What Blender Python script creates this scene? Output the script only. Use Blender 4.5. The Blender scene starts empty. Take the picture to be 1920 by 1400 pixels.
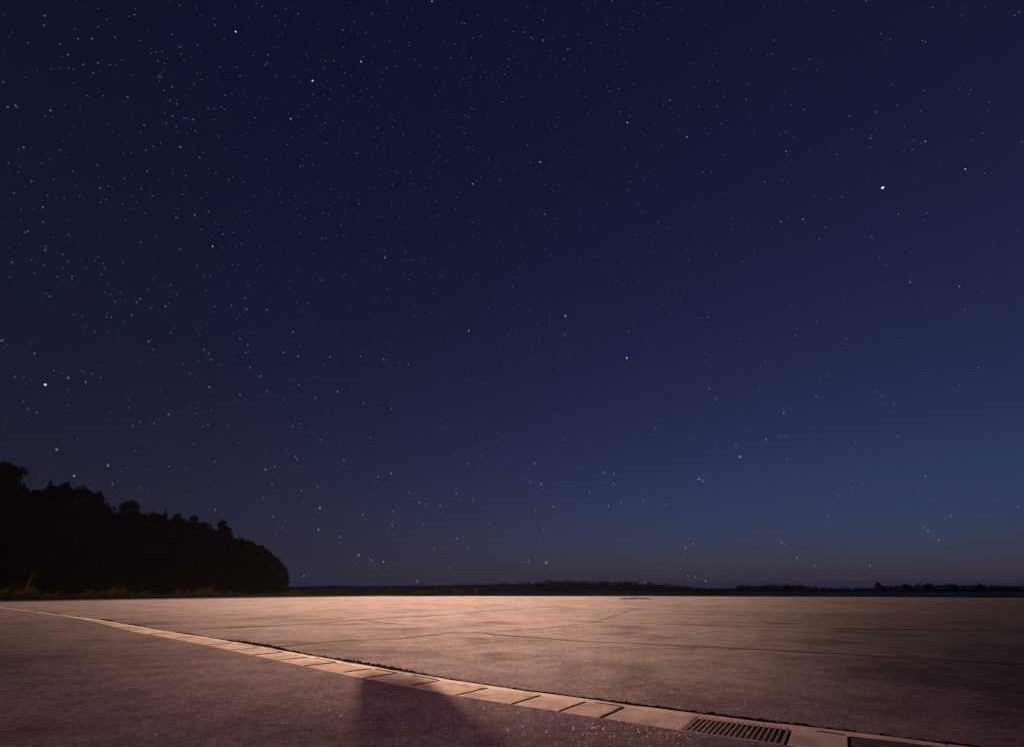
import bpy, bmesh, math, random
import numpy as np
from mathutils import Vector, Matrix

random.seed(7)
RNG = np.random.default_rng(11)
scene = bpy.context.scene
COL = scene.collection
R = math.radians

# ------------------------------------------------------------------ camera
F_PX, HORIZON, CAM_H = 900.0, 1106.0, 0.85          # focal length and horizon row in 1920 x 1400 photo pixels
PITCH = math.atan((HORIZON - 700.0) / F_PX)
cam_data = bpy.data.cameras.new('camera')
cam = bpy.data.objects.new('camera', cam_data)
COL.objects.link(cam)
cam.location = (0, 0, CAM_H)
cam.rotation_euler = (R(90) + PITCH, 0, 0)
cam_data.sensor_width = 36.0
cam_data.lens = 36.0 * F_PX / 1920.0
cam_data.clip_start, cam_data.clip_end = 0.05, 30000.0
scene.camera = cam

# ------------------------------------------------------------------ sky: last twilight, sun well below the horizon to the right
world = bpy.data.worlds.new('World')
scene.world = world
world.use_nodes = True
wt = world.node_tree
bg = wt.nodes['Background']
sky = wt.nodes.new('ShaderNodeTexSky')
sky.sky_type = 'NISHITA'
sky.sun_disc = False
sky.sun_elevation, sky.sun_rotation = R(-4.0), R(40)
sky.dust_density, sky.ozone_density = 1.0, 5.0


def wmath(op, a, b=None):
    n = wt.nodes.new('ShaderNodeVectorMath'); n.operation = op
    for i, v in enumerate((a, b)):
        if v is None: continue
        if isinstance(v, tuple): n.inputs[i].default_value = v
        else: wt.links.new(v, n.inputs[i])
    return n.outputs[0]


tint = wmath('MULTIPLY', sky.outputs[0], (1.107, 1.02, 0.80))
tc = wt.nodes.new('ShaderNodeTexCoord')
sep = wt.nodes.new('ShaderNodeSeparateXYZ')
wt.links.new(tc.outputs['Generated'], sep.inputs[0])
ab = wt.nodes.new('ShaderNodeMath'); ab.operation = 'ABSOLUTE'
wt.links.new(sep.outputs[2], ab.inputs[0])


def glow(height, col):
    """night air glow that fades with height above the horizon"""
    dv = wt.nodes.new('ShaderNodeMath'); dv.operation = 'MULTIPLY'; dv.inputs[1].default_value = -1.0 / height
    wt.links.new(ab.outputs[0], dv.inputs[0])
    ex = wt.nodes.new('ShaderNodeMath'); ex.operation = 'EXPONENT'
    wt.links.new(dv.outputs[0], ex.inputs[0])
    n = wt.nodes.new('ShaderNodeVectorMath'); n.operation = 'SCALE'
    n.inputs[0].default_value = col
    wt.links.new(ex.outputs[0], n.inputs['Scale'])
    return n.outputs[0]


night = wmath('ADD', glow(0.05, (0.0, 0.0125, 0.0480)), glow(0.40, (0.0100, 0.0088, 0.0030)))
night = wmath('ADD', night, glow(0.13, (0.0075, 0.0020, 0.0060)))
night = wmath('ADD', night, (0.0, 0.0030, 0.0112))
total = wmath('ADD', tint, night)
wt.links.new(total, bg.inputs[0])
bg.inputs[1].default_value = 1.0

# ------------------------------------------------------------------ the floodlight that lights the lot (stands behind the camera)
LAMP = Vector((2.94, -10.5, 3.0))
ld = bpy.data.lights.new('floodlight_beam', 'POINT')
ld.energy = 132.0
ld.color = (1.0, 0.585, 0.39)
ld.shadow_soft_size = 0.10
ld.use_nodes = True
lt = ld.node_tree
em = lt.nodes['Emission']
geo = lt.nodes.new('ShaderNodeNewGeometry')
lsep = lt.nodes.new('ShaderNodeSeparateXYZ')
lt.links.new(geo.outputs['Incoming'], lsep.inputs[0])


def lm(op, a, b=None, c=None):
    n = lt.nodes.new('ShaderNodeMath'); n.operation = op
    for i, v in enumerate((a, b, c)):
        if v is None: continue
        if isinstance(v, (int, float)): n.inputs[i].default_value = v
        else: lt.links.new(v, n.inputs[i])
    return n.outputs[0]


# beam profile of an asymmetric flood: flat field on the ground, sharp cut-off just under the horizon
dip = lm('MULTIPLY', lsep.outputs[2], -1.0)
dipc = lm('MAXIMUM', dip, 0.012)
phi = lm('MULTIPLY', lm('ARCSINE', dipc), 57.29578)
az = lm('MULTIPLY', lm('ARCTAN2', lsep.outputs[0], lsep.outputs[1]), 57.29578)
e1 = lm('EXPONENT', lm('MULTIPLY', lm('POWER', lm('DIVIDE', phi, 8.8), 2.4), -1.0))
e1 = lm('MULTIPLY', e1, lm('MULTIPLY', lm('POWER', lm('DIVIDE', phi, 1.9), 0.7), 0.8))
e1 = lm('MULTIPLY', e1, lm('ADD', lm('MULTIPLY', phi, 0.1), 1.0))
near = lm('DIVIDE', lm('MAXIMUM', lm('SUBTRACT', phi, 9.7), 0.0), 1.8)
e1 = lm('MULTIPLY', e1, lm('EXPONENT', lm('MULTIPLY', lm('MULTIPLY', near, near), -1.0)))
wid = lm('MAXIMUM', lm('SUBTRACT', 28.0, lm('MULTIPLY', phi, 1.92)), 6.0)
azn = lm('DIVIDE', lm('ADD', az, 10.5), wid)
e2 = lm('EXPONENT', lm('MULTIPLY', lm('MULTIPLY', azn, azn), -1.0))
azw = lm('DIVIDE', lm('SUBTRACT', az, 4.0), 38.0)
e2 = lm('ADD', lm('MULTIPLY', e2, 0.96), lm('MULTIPLY', lm('EXPONENT', lm('MULTIPLY', lm('MULTIPLY', azw, azw), -1.0)), 0.045))
cut = lm('ADD', 1.58, lm('MULTIPLY', lm('MAXIMUM', lm('SUBTRACT', -14.0, az), 0.0), 0.027))
mr = lt.nodes.new('ShaderNodeMapRange'); mr.interpolation_type = 'SMOOTHSTEP'
lt.links.new(lm('SUBTRACT', phi, cut), mr.inputs[0])
mr.inputs[1].default_value, mr.inputs[2].default_value = 0.0, 0.42
mr.inputs[3].default_value, mr.inputs[4].default_value = 0.0, 1.0
beam = lm('DIVIDE', lm('MULTIPLY', lm('MULTIPLY', e1, e2), mr.outputs[0]), lm('POWER', dipc, 3.0))
off = lm('ADD', lm('MULTIPLY', dip, 57.3), -1.0)          # degrees under a line just below the horizon
off = lm('MULTIPLY', off, off)
spill = lm('MULTIPLY', lm('POWER', e2, 0.5), lm('ADD', lm('MULTIPLY', lm('EXPONENT', lm('DIVIDE', off, -0.8)), 2300.0), lm('MULTIPLY', lm('EXPONENT', lm('DIVIDE', off, -16.0)), 8.0)))
lt.links.new(lm('ADD', beam, spill), em.inputs['Strength'])
lamp_obj = bpy.data.objects.new('floodlight_beam', ld)
COL.objects.link(lamp_obj)
lamp_obj.location = LAMP

# added fill lamp behind the camera, lifts the cast shadow and nearby ground
FILL_LAMP = Vector((-4.0, -16.0, 7.0))
l2 = bpy.data.lights.new('fill_lamp_light', 'SPOT')
l2.spot_size, l2.spot_blend = R(32), 1.0
l2.energy = 9800.0
l2.color = (1.0, 0.46, 0.43)
l2.shadow_soft_size = 0.15
l2o = bpy.data.objects.new('fill_lamp_light', l2); COL.objects.link(l2o); l2o.location = FILL_LAMP
l2o.rotation_euler = (Vector((-1.1, 4.5, 0)) - FILL_LAMP).to_track_quat('-Z', 'Y').to_euler()

# ------------------------------------------------------------------ picture
scene.render.engine = 'CYCLES'
scene.view_settings.view_transform = 'Standard'
scene.view_settings.look = 'None'
scene.view_settings.exposure = 0.0
scene.view_settings.gamma = 1.0
scene.view_settings.use_curve_mapping = False
scene.cycles.max_bounces = 4
scene.cycles.sample_clamp_indirect = 0.5
scene.cycles.use_denoising = True
scene.cycles.use_light_tree = False


# ------------------------------------------------------------------ helpers
def ray(x, y):
    d = ((x - 960.0) / F_PX, 1.0, -(y - 700.0) / F_PX)
    c, s = math.cos(PITCH), math.sin(PITCH)
    return Vector((d[0], d[1] * c - d[2] * s, d[1] * s + d[2] * c))


def ground(x, y, z=0.0):
    """where the line of sight through a photo pixel meets the level ground"""
    d = ray(x, y); t = (z - CAM_H) / d.z
    return Vector((d.x * t, d.y * t, z))


def at(x, y, dist):
    """point in the direction of a photo pixel, dist metres ahead"""
    d = ray(x, y)
    return Vector((0, 0, CAM_H)) + d * (dist / d.y)


def tag(o, label=None, cat=None, group=None, kind=None):
    for k, v in (('label', label), ('category', cat), ('group', group), ('kind', kind)):
        if v: o[k] = v
    return o


def mesh_obj(name, verts, faces, mat, parent=None, smooth=False, fix=False):
    me = bpy.data.meshes.new(name)
    me.from_pydata([tuple(v) for v in verts], [], [tuple(f) for f in faces])
    me.materials.append(mat)
    if fix:
        bm = bmesh.new(); bm.from_mesh(me); bmesh.ops.recalc_face_normals(bm, faces=bm.faces); bm.to_mesh(me); bm.free()
    if smooth: me.polygons.foreach_set('use_smooth', [True] * len(me.polygons))
    me.update()
    o = bpy.data.objects.new(name, me)
    COL.objects.link(o)
    if parent: o.parent = parent
    return o


def np_mesh(name, V, Fa, mat):
    """V (n,3) float array, Fa (m,k) int array of equal-size faces"""
    me = bpy.data.meshes.new(name)
    k = Fa.shape[1]
    me.vertices.add(len(V)); me.vertices.foreach_set('co', V.astype(np.float32).ravel())
    me.loops.add(Fa.size); me.loops.foreach_set('vertex_index', Fa.astype(np.int32).ravel())
    me.polygons.add(len(Fa))
    me.polygons.foreach_set('loop_start', np.arange(0, Fa.size, k, dtype=np.int32))
    me.update(calc_edges=True); me.validate()
    me.materials.append(mat)
    return me


def link_mesh(name, me, parent=None):
    o = bpy.data.objects.new(name, me); COL.objects.link(o)
    if parent: o.parent = parent
    return o


def empty(name, loc=(0, 0, 0)):
    o = bpy.data.objects.new(name, None); COL.objects.link(o); o.location = loc
    o.empty_display_size = 0.2
    return o


def box_geo(cx, cy, cz, sx, sy, sz, rz=0.0):
    c, s = math.cos(rz), math.sin(rz); V = []
    for dx in (-.5, .5):
        for dy in (-.5, .5):
            for dz in (-.5, .5):
                x, y = dx * sx, dy * sy
                V.append((cx + x * c - y * s, cy + x * s + y * c, cz + dz * sz))
    return V, [(0, 1, 3, 2), (4, 6, 7, 5), (0, 4, 5, 1), (2, 3, 7, 6), (0, 2, 6, 4), (1, 5, 7, 3)]


def tube_geo(p0, p1, r0, r1, n=8):
    p0, p1 = Vector(p0), Vector(p1); a = (p1 - p0).normalized()
    u = a.orthogonal().normalized(); w = a.cross(u); V = []
    for p, r in ((p0, r0), (p1, r1)):
        for i in range(n):
            t = 2 * math.pi * i / n; V.append(p + (u * math.cos(t) + w * math.sin(t)) * r)
    Fs = [(i, (i + 1) % n, n + (i + 1) % n, n + i) for i in range(n)]
    Fs += [tuple(range(n - 1, -1, -1)), tuple(range(n, 2 * n))]
    return V, Fs


def join_geo(parts):
    V, Fs = [], []
    for v, f in parts:
        o = len(V); V += list(v); Fs += [tuple(i + o for i in q) for q in f]
    return V, Fs


# ------------------------------------------------------------------ materials
def new_mat(name, rough=0.85, spec=0.25):
    m = bpy.data.materials.new(name); m.use_nodes = True
    b = m.node_tree.nodes['Principled BSDF']
    b.inputs['Roughness'].default_value = rough
    b.inputs['Specular IOR Level'].default_value = spec
    return m, m.node_tree, b


def noise(nt, scale, detail=3.0, rough=0.6, vec=None):
    n = nt.nodes.new('ShaderNodeTexNoise')
    n.inputs['Scale'].default_value = scale
    n.inputs['Detail'].default_value = detail
    n.inputs['Roughness'].default_value = rough
    if vec is not None: nt.links.new(vec, n.inputs['Vector'])
    return n.outputs[0]


def ramp(nt, fac, stops):
    n = nt.nodes.new('ShaderNodeValToRGB')
    cr = n.color_ramp
    while len(cr.elements) < len(stops): cr.elements.new(0.5)
    for e, (p, c) in zip(cr.elements, stops):
        e.position = p; e.color = (c[0], c[1], c[2], 1)
    nt.links.new(fac, n.inputs[0])
    return n.outputs[0]


def mixc(nt, mode, fac, a, b):
    n = nt.nodes.new('ShaderNodeMix'); n.data_type = 'RGBA'; n.blend_type = mode
    if isinstance(fac, (int, float)): n.inputs[0].default_value = fac
    else: nt.links.new(fac, n.inputs[0])
    for i, v in ((6, a), (7, b)):
        if isinstance(v, tuple): n.inputs[i].default_value = (*v, 1)
        else: nt.links.new(v, n.inputs[i])
    return n.outputs[2]


def pos(nt):
    return nt.nodes.new('ShaderNodeNewGeometry').outputs['Position']


def g3(v, t=(1.0, 1.0, 1.0)):
    return (v * t[0], v * t[1], v * t[2])


def asphalt(name, lo, hi, warm, stain=0.54):
    m, nt, b = new_mat(name, 0.9, 0.18)
    b.inputs['Diffuse Roughness'].default_value = 0.8
    p = pos(nt)
    fine = noise(nt, 55.0, 3.0, 0.75, p)
    mid = noise(nt, 14.0, 4.0, 0.65, p)
    big = noise(nt, 0.55, 5.0, 0.6, p)
    huge = noise(nt, 0.09, 4.0, 0.55, p)
    c = ramp(nt, fine, [(0.32, g3(lo * 0.7, warm)), (0.5, g3((lo + hi) / 2, warm)), (0.60, g3(hi, warm)), (0.70, g3(hi * 2.1, warm))])
    c = mixc(nt, 'MULTIPLY', 1.0, c, ramp(nt, mid, [(0.3, (0.62,) * 3), (0.5, (1.0,) * 3), (0.7, (1.35,) * 3)]))
    c = mixc(nt, 'MULTIPLY', 1.0, c, ramp(nt, big, [(0.32, (stain, stain * 0.98, stain * 0.98)), (0.5, (1, 1, 1)), (0.72, (1.12, 1.1, 1.08))]))
    c = mixc(nt, 'MULTIPLY', 1.0, c, ramp(nt, huge, [(0.35, (0.84, 0.82, 0.82)), (0.65, (1.1, 1.1, 1.1))]))
    c = mixc(nt, 'MULTIPLY', 1.0, c, ramp(nt, noise(nt, 2.4, 6.0, 0.68, p), [(0.34, (0.74, 0.72, 0.73)), (0.5, (1.0, 1.0, 1.0)), (0.66, (1.24, 1.21, 1.19))]))
    nt.links.new(c, b.inputs['Base Color'])
    bump = nt.nodes.new('ShaderNodeBump')
    bump.inputs['Strength'].default_value = 0.3; bump.inputs['Distance'].default_value = 0.004
    nt.links.new(fine, bump.inputs['Height'])
    bump2 = nt.nodes.new('ShaderNodeBump')
    bump2.inputs['Strength'].default_value = 0.25; bump2.inputs['Distance'].default_value = 0.01
    nt.links.new(noise(nt, 1.1, 4.0, 0.6, p), bump2.inputs['Height'])
    nt.links.new(bump2.outputs[0], bump.inputs['Normal'])
    nt.links.new(bump.outputs[0], b.inputs['Normal'])
    return m


M_LOT = asphalt('lot_asphalt', 0.085, 0.17, (1.0, 0.97, 1.04))
M_ROAD = asphalt('road_asphalt', 0.078, 0.155, (1.0, 0.92, 1.08), 0.7)


def concrete(name, v, warm):
    m, nt, b = new_mat(name, 0.85, 0.2)
    b.inputs['Diffuse Roughness'].default_value = 0.7
    p = pos(nt)
    oi = nt.nodes.new('ShaderNodeObjectInfo')
    c = ramp(nt, noise(nt, 9.0, 5.0, 0.7, p), [(0.28, g3(v * 0.72, warm)), (0.5, g3(v, warm)), (0.75, g3(v * 1.14, warm))])
    c = mixc(nt, 'MULTIPLY', 1.0, c, ramp(nt, oi.outputs['Random'], [(0.0, (0.86,) * 3), (1.0, (1.08,) * 3)]))
    c = mixc(nt, 'MULTIPLY', 1.0, c, ramp(nt, noise(nt, 160.0, 2.0, 0.6, p), [(0.3, (0.85,) * 3), (0.7, (1.1,) * 3)]))
    c = mixc(nt, 'MULTIPLY', 1.0, c, ramp(nt, noise(nt, 2.3, 3.0, 0.6, p), [(0.34, (0.7, 0.68, 0.66)), (0.52, (1, 1, 1))]))
    nt.links.new(c, b.inputs['Base Color'])
    bump = nt.nodes.new('ShaderNodeBump')
    bump.inputs['Strength'].default_value = 0.3; bump.inputs['Distance'].default_value = 0.003
    nt.links.new(noise(nt, 60.0, 4.0, 0.7, p), bump.inputs['Height'])
    nt.links.new(bump.outputs[0], b.inputs['Normal'])
    return m


M_SLAB = concrete('gutter_concrete', 0.385, (1.0, 0.95, 0.86))
M_KERB = concrete('kerb_concrete', 0.40, (1.0, 0.94, 0.88))
M_DARKSLAB = concrete('dark_concrete', 0.07, (1.0, 0.92, 0.95))  # same concrete in a much darker tone


def plain(name, col, rough=0.9, spec=0.2, scale=6.0, var=0.35, metal=0.0):
    m, nt, b = new_mat(name, rough, spec)
    b.inputs['Metallic'].default_value = metal
    c = ramp(nt, noise(nt, scale, 4.0, 0.65, pos(nt)), [(0.3, g3(1 - var, col)), (0.7, g3(1 + var, col))])
    nt.links.new(c, b.inputs['Base Color'])
    return m


M_TAR = plain('tar', (0.050, 0.043, 0.044), 0.8, 0.2, 20.0, 0.4)
M_MOSS = plain('moss', (0.006, 0.0052, 0.0045), 0.95, 0.05, 60.0, 0.5)
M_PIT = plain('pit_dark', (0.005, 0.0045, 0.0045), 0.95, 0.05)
M_STEEL = plain('galvanised_steel', (0.34, 0.31, 0.30), 0.6, 0.3, 40.0, 0.25, 0.0)
M_GRIT = plain('pale_grit', (0.62, 0.56, 0.50), 0.5, 0.5, 300.0, 0.25)
M_SOIL = plain('verge_soil', (0.045, 0.036, 0.022), 0.95, 0.1, 1.5, 0.4)
M_GRASS = plain('verge_grass', (0.060, 0.055, 0.020), 0.9, 0.1, 0.8, 0.4)
M_DEADSTEM = plain('seed_stems', (0.075, 0.052, 0.022), 0.9, 0.1, 0.8, 0.4)
M_LEAF = plain('dark_foliage', (0.035, 0.042, 0.020), 0.85, 0.15, 0.12, 0.35)
M_LEAF2 = plain('birch_foliage', (0.060, 0.062, 0.026), 0.85, 0.15, 1.0, 0.35)
M_BARK = plain('bark', (0.070, 0.055, 0.042), 0.95, 0.1, 8.0, 0.4)
M_HILL = plain('wooded_slope', (0.028, 0.030, 0.016), 0.95, 0.05, 0.1, 0.4)
M_FAR = plain('far_slope', (0.030, 0.036, 0.024), 0.95, 0.05, 0.02, 0.35)
M_GREY = plain('helper_grey', (0.22, 0.22, 0.21), 0.6, 0.3, 3.0, 0.12)
M_BLACK = plain('black_paint', (0.03, 0.03, 0.03), 0.5, 0.4)

m_water, nt, b = new_mat('water', 0.45, 0.035)
b.inputs['Base Color'].default_value = (0.010, 0.014, 0.018, 1)
bp = nt.nodes.new('ShaderNodeBump'); bp.inputs['Strength'].default_value = 1.0; bp.inputs['Distance'].default_value = 0.35
nt.links.new(noise(nt, 0.7, 4.0, 0.6, pos(nt)), bp.inputs['Height'])
nt.links.new(bp.outputs[0], b.inputs['Normal'])


def star_mat(name, col, strength):
    m = bpy.data.materials.new(name); m.use_nodes = True
    n = m.node_tree; n.nodes.remove(n.nodes['Principled BSDF'])
    e = n.nodes.new('ShaderNodeEmission'); e.inputs[0].default_value = (*col, 1); e.inputs[1].default_value = strength
    n.links.new(e.outputs[0], n.nodes['Material Output'].inputs[0])
    m.cycles.emission_sampling = 'NONE'
    return m


S_HOT = star_mat('star_white', (0.90, 0.93, 1.0), 0.75)
S_WARM = star_mat('star_rose_white', (1.0, 0.80, 0.88), 1.3)
S_MID = star_mat('star_mid', (0.62, 0.72, 1.0), 0.75)
S_DIM = star_mat('star_dim', (0.60, 0.65, 1.0), 0.15)
S_DIM2 = star_mat('star_low', (0.68, 0.74, 1.0), 0.27)
S_FAINT = star_mat('star_faint', (0.48, 0.64, 1.0), 0.20)

# ------------------------------------------------------------------ the paving: outline of the lot, the gutter line
gut = [(5.2, 2.03), (4.0, 2.74), (2.67, 3.54), (1.4, 4.34), (0.4, 5.05), (-0.32, 5.58), (-1.54, 6.64), (-3.05, 8.04), (-5.1, 9.95),
       (-8.9, 13.3), (-12.7, 16.7), (-17.5, 20.7), (-25.8, 27.5), (-36.0, 36.0), (-52.0, 49.5)]


def spline(pts, n=14):
    out = []
    P = [Vector(p) for p in pts]
    for i in range(len(P) - 1):
        p0, p1, p2, p3 = P[max(i - 1, 0)], P[i], P[i + 1], P[min(i + 2, len(P) - 1)]
        for k in range(n):
            t = k / n
            out.append(0.5 * ((2 * p1) + (p2 - p0) * t + (2 * p0 - 5 * p1 + 4 * p2 - p3) * t * t + (3 * p1 - p0 - 3 * p2 + p3) * t ** 3))
    out.append(P[-1])
    return out


GL = spline(gut)
GS = [0.0]
for a_, b_ in zip(GL, GL[1:]): GS.append(GS[-1] + (b_ - a_).length)


def gpt(s):
    """point and left-hand normal (towards the camera side) on the gutter's outer line at arc length s"""
    s = max(0.0, min(GS[-1] - 1e-4, s))
    i = max(0, int(np.searchsorted(GS, s, side='right')) - 1); i = min(i, len(GL) - 2)
    t = (s - GS[i]) / (GS[i + 1] - GS[i])
    p = GL[i].lerp(GL[i + 1], t)
    s2 = 0.15
    j0 = max(0, i - 3); j1 = min(len(GL) - 1, i + 4)
    d = (GL[j1] - GL[j0]).normalized()
    return p, Vector((-d.y, d.x))          # travelling left-and-away, left normal points to the camera side


def project_s(pt):
    pt = Vector(pt[:2]); best = min(range(len(GL)), key=lambda i: (GL[i] - pt).length)
    return GS[best]


W_SLAB, W_KERB, W_JOINT = 0.47, 0.045, 0.055       # slab strip, narrow raised edge, weedy joint
S_A, S_B = project_s(ground(300, 1179.5)), project_s(ground(120, 1153))


def wslab(s):
    """the slab strip narrows where asphalt has been laid over it at the far end"""
    return W_SLAB * (1.0 if s < S_A else max(0.10, 1.0 - 0.9 * (s - S_A) / (S_B - S_A)))


far_px = [(-420, 1140), (-200, 1130), (-60, 1125), (60, 1121), (250, 1118.5), (500, 1117.2), (800, 1116.8), (1200, 1117), (1600, 1118), (1920, 1119.5), (2150, 1121), (2500, 1125), (3000, 1133)]
far_edge = [ground(x, y) for x, y in far_px]


def polygon(name, pts, z, mat):
    bm = bmesh.new()
    vs = [bm.verts.new((p[0], p[1], z)) for p in pts]
    f = bm.faces.new(vs)
    bmesh.ops.triangulate(bm, faces=[f])
    for f in bm.faces:
        if f.normal.z < 0: f.normal_flip()
    me = bpy.data.meshes.new(name); bm.to_mesh(me); bm.free(); me.materials.append(mat)
    o = bpy.data.objects.new(name, me); COL.objects.link(o); o['kind'] = 'structure'
    return o


rnd = random.Random(3)
lot_in = []
for s in np.arange(0, GS[-1], 0.12):
    p, n = gpt(float(s)); j = rnd.uniform(-0.012, 0.02)
    lot_in.append(p - n * (W_JOINT + max(j, -0.01)))
# the lot runs off to the right of the frame
lot_pts = lot_in + [Vector((e.x, e.y)) for e in far_edge if e.x > lot_in[-1].x] + [Vector((150, 20)), Vector((60, -30)), Vector((20, -9))]
lot = polygon('parking_lot', lot_pts, 0.0, M_LOT)
road_in = []
for s in np.arange(0, GS[-1], 0.15):
    p, n = gpt(float(s)); road_in.append(p + n * (wslab(float(s)) + W_KERB + rnd.uniform(-0.004, 0.012)))
road = polygon('access_road', road_in + [Vector((-75, 52)), Vector((-120, 20)), Vector((-60, -40)), Vector((18, -40)), Vector((19, -9.5))], 0.0, M_ROAD)

# bed under the gutter
bed_s = list(np.arange(0, GS[-1], 0.4))
L_, R_ = [], []
for s in bed_s:
    p, n = gpt(float(s)); L_.append(p + n * (W_SLAB + W_KERB + 0.06)); R_.append(p - n * (W_JOINT + 0.08))
gate_s0, gate_s1 = project_s(ground(1475, 1360)), project_s(ground(1312, 1340))

gutter = empty('drainage_gutter'); gutter['kind'] = 'structure'
gutter['label'] = 'pale concrete slab gutter curving across the asphalt'
strip = []
for k in range(len(bed_s) - 1):
    if bed_s[k + 1] > gate_s0 - 0.05 and bed_s[k] < gate_s1 + 0.05: continue
    strip.append(k)
V, Fs = [], []
for p, q in zip(L_, R_): V += [(p.x, p.y, -0.011), (q.x, q.y, -0.011)]
for k in strip: Fs.append((2 * k, 2 * k + 1, 2 * k + 3, 2 * k + 2))
mesh_obj('bed', V, Fs, M_PIT, gutter)

# slab joints read off the photograph, then evenly on
joint_px = [(1609, 1376), (1475, 1360), (1312, 1340), (1167, 1321), (1103, 1311), (1022, 1301), (927, 1287), (830, 1273), (750, 1259), (707, 1252), (643, 1240), (590, 1231), (540, 1222), (493, 1213), (440, 1203.5), (380, 1193), (330, 1185), (293, 1178)]
JS = [project_s(ground(x, y)) for x, y in joint_px]
JS = [JS[0] - 1.5, JS[0] - 0.75] + JS
while JS[-1] < GS[-1] - 1.2: JS.append(JS[-1] + rnd.uniform(0.7, 0.95))


def slab_mesh(s0, s1, a, b_in, ztop, thick, bev, nseg, name, mat, parent, chip=None):
    """a curved block between arc lengths s0..s1 and offsets a..b_ with bevelled top edges"""
    rows = []
    for i in range(nseg + 1):
        s = s0 + (s1 - s0) * i / nseg
        p, n = gpt(s)
        sh = bev if i in (0, nseg) else 0.0
        rows.append((p, n, sh))
    V, Fs = [], []
    for i, (p, n, sh) in enumerate(rows):
        b_ = b_in if not callable(b_in) else b_in(s0 + (s1 - s0) * i / nseg)
        d = Vector((n.y, -n.x)); dd = d * (sh if i == 0 else -sh)
        dz = rnd.uniform(-0.0008, 0.0008)
        prof = [(a, -thick, 0), (a, ztop - bev, 0), (a + bev, ztop + dz, 1), (b_ - bev, ztop + dz, 1), (b_, ztop - bev, 0), (b_, -thick, 0)]
        for off, z, top in prof:
            q = p + n * off
            zz = z if not (sh and top) else z - bev * 0.6
            V.append((q.x, q.y, zz))
    for i in range(nseg):
        for k in range(5):
            o = i * 6 + k; Fs.append((o, o + 1, o + 7, o + 6))
    Fs.append(tuple(range(5, -1, -1))); m = nseg * 6; Fs.append(tuple(range(m, m + 6)))
    return mesh_obj(name, V, Fs, mat, parent, fix=True)


for i in range(len(JS) - 1):
    s0, s1 = JS[i], JS[i + 1]
    if abs(s0 - gate_s0) < 0.05: continue              # the grate fills this bay
    g = rnd.uniform(0.007, 0.014)
    z = rnd.uniform(-0.005, 0.0)
    slab_mesh(s0 + g, s1 - g, W_KERB + 0.013, lambda q: W_KERB + wslab(q), z, 0.028, 0.003, 4, 'slab', M_DARKSLAB if i in (0, 1) else M_SLAB, gutter)
s = 0.0
while s < GS[-1] - 1.3:
    L = 1.0 if s < 25 else 1.2
    slab_mesh(s + 0.003, s + L - 0.003, 0.0, W_KERB, 0.008 + rnd.uniform(-0.001, 0.001), 0.028, 0.006, 5, 'edging', M_KERB, gutter)
    s += L

# dirt and moss standing in the joints between the slabs
M_DIRT = plain('joint_dirt', (0.034, 0.027, 0.024), 0.95, 0.05, 40.0, 0.4)


def dirt_line(pts, w0, h0):
    V, Fs = [], []
    for i, (q, n) in enumerate(pts):
        e = 0.4 if i in (0, len(pts) - 1) else 1.0
        w = w0 * rnd.uniform(.6, 1.35) * e; h = h0 * rnd.uniform(.6, 1.3) * e
        for off, z in ((-w, -0.006), (-w * .45, h), (w * .45, h * .9), (w, -0.006)):
            V.append((q.x + n.x * off, q.y + n.y * off, z))
    for i in range(len(pts) - 1):
        for k in range(3):
            o = 4 * i + k; Fs.append((o, o + 4, o + 5, o + 1))
    mesh_obj('joint', V, Fs, M_DIRT, gutter)


for i, s in enumerate(JS[1:-1]):
    if i < 2 or s > 24 or abs(s - gate_s0) < 0.05 or abs(s - gate_s1) < 0.05: continue
    p, n = gpt(s); d = Vector((n.y, -n.x))
    far = min(1.0, p.y / 9.0)
    pts = [(p + n * (W_KERB + 0.02 + (W_SLAB - 0.03) * t), d) for t in np.linspace(0, rnd.choice((1.0, 1.0, 0.85)), 8)]
    dirt_line(pts, 0.005 + 0.007 * far, 0.0015 + 0.0025 * far)
    if i % 3 == 1 and i > 3:                                    # a clot of dirt at one end
        dirt_line([(p + n * (W_KERB + 0.05 + 0.14 * t), d) for t in np.linspace(0, 1, 6)], 0.016, 0.005)
for s0, s1 in zip(JS[1:-1], JS[2:]):
    if s0 > 14 or abs(s0 - gate_s0) < 0.05 or rnd.random() < 0.35: continue
    pts = []
    for t in np.linspace(0.05, rnd.uniform(.5, .97), 9):
        p, n = gpt(s0 + (s1 - s0) * t); pts.append((p + n * (W_KERB + 0.012), n))
    dirt_line(pts, 0.007, 0.003)

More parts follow.
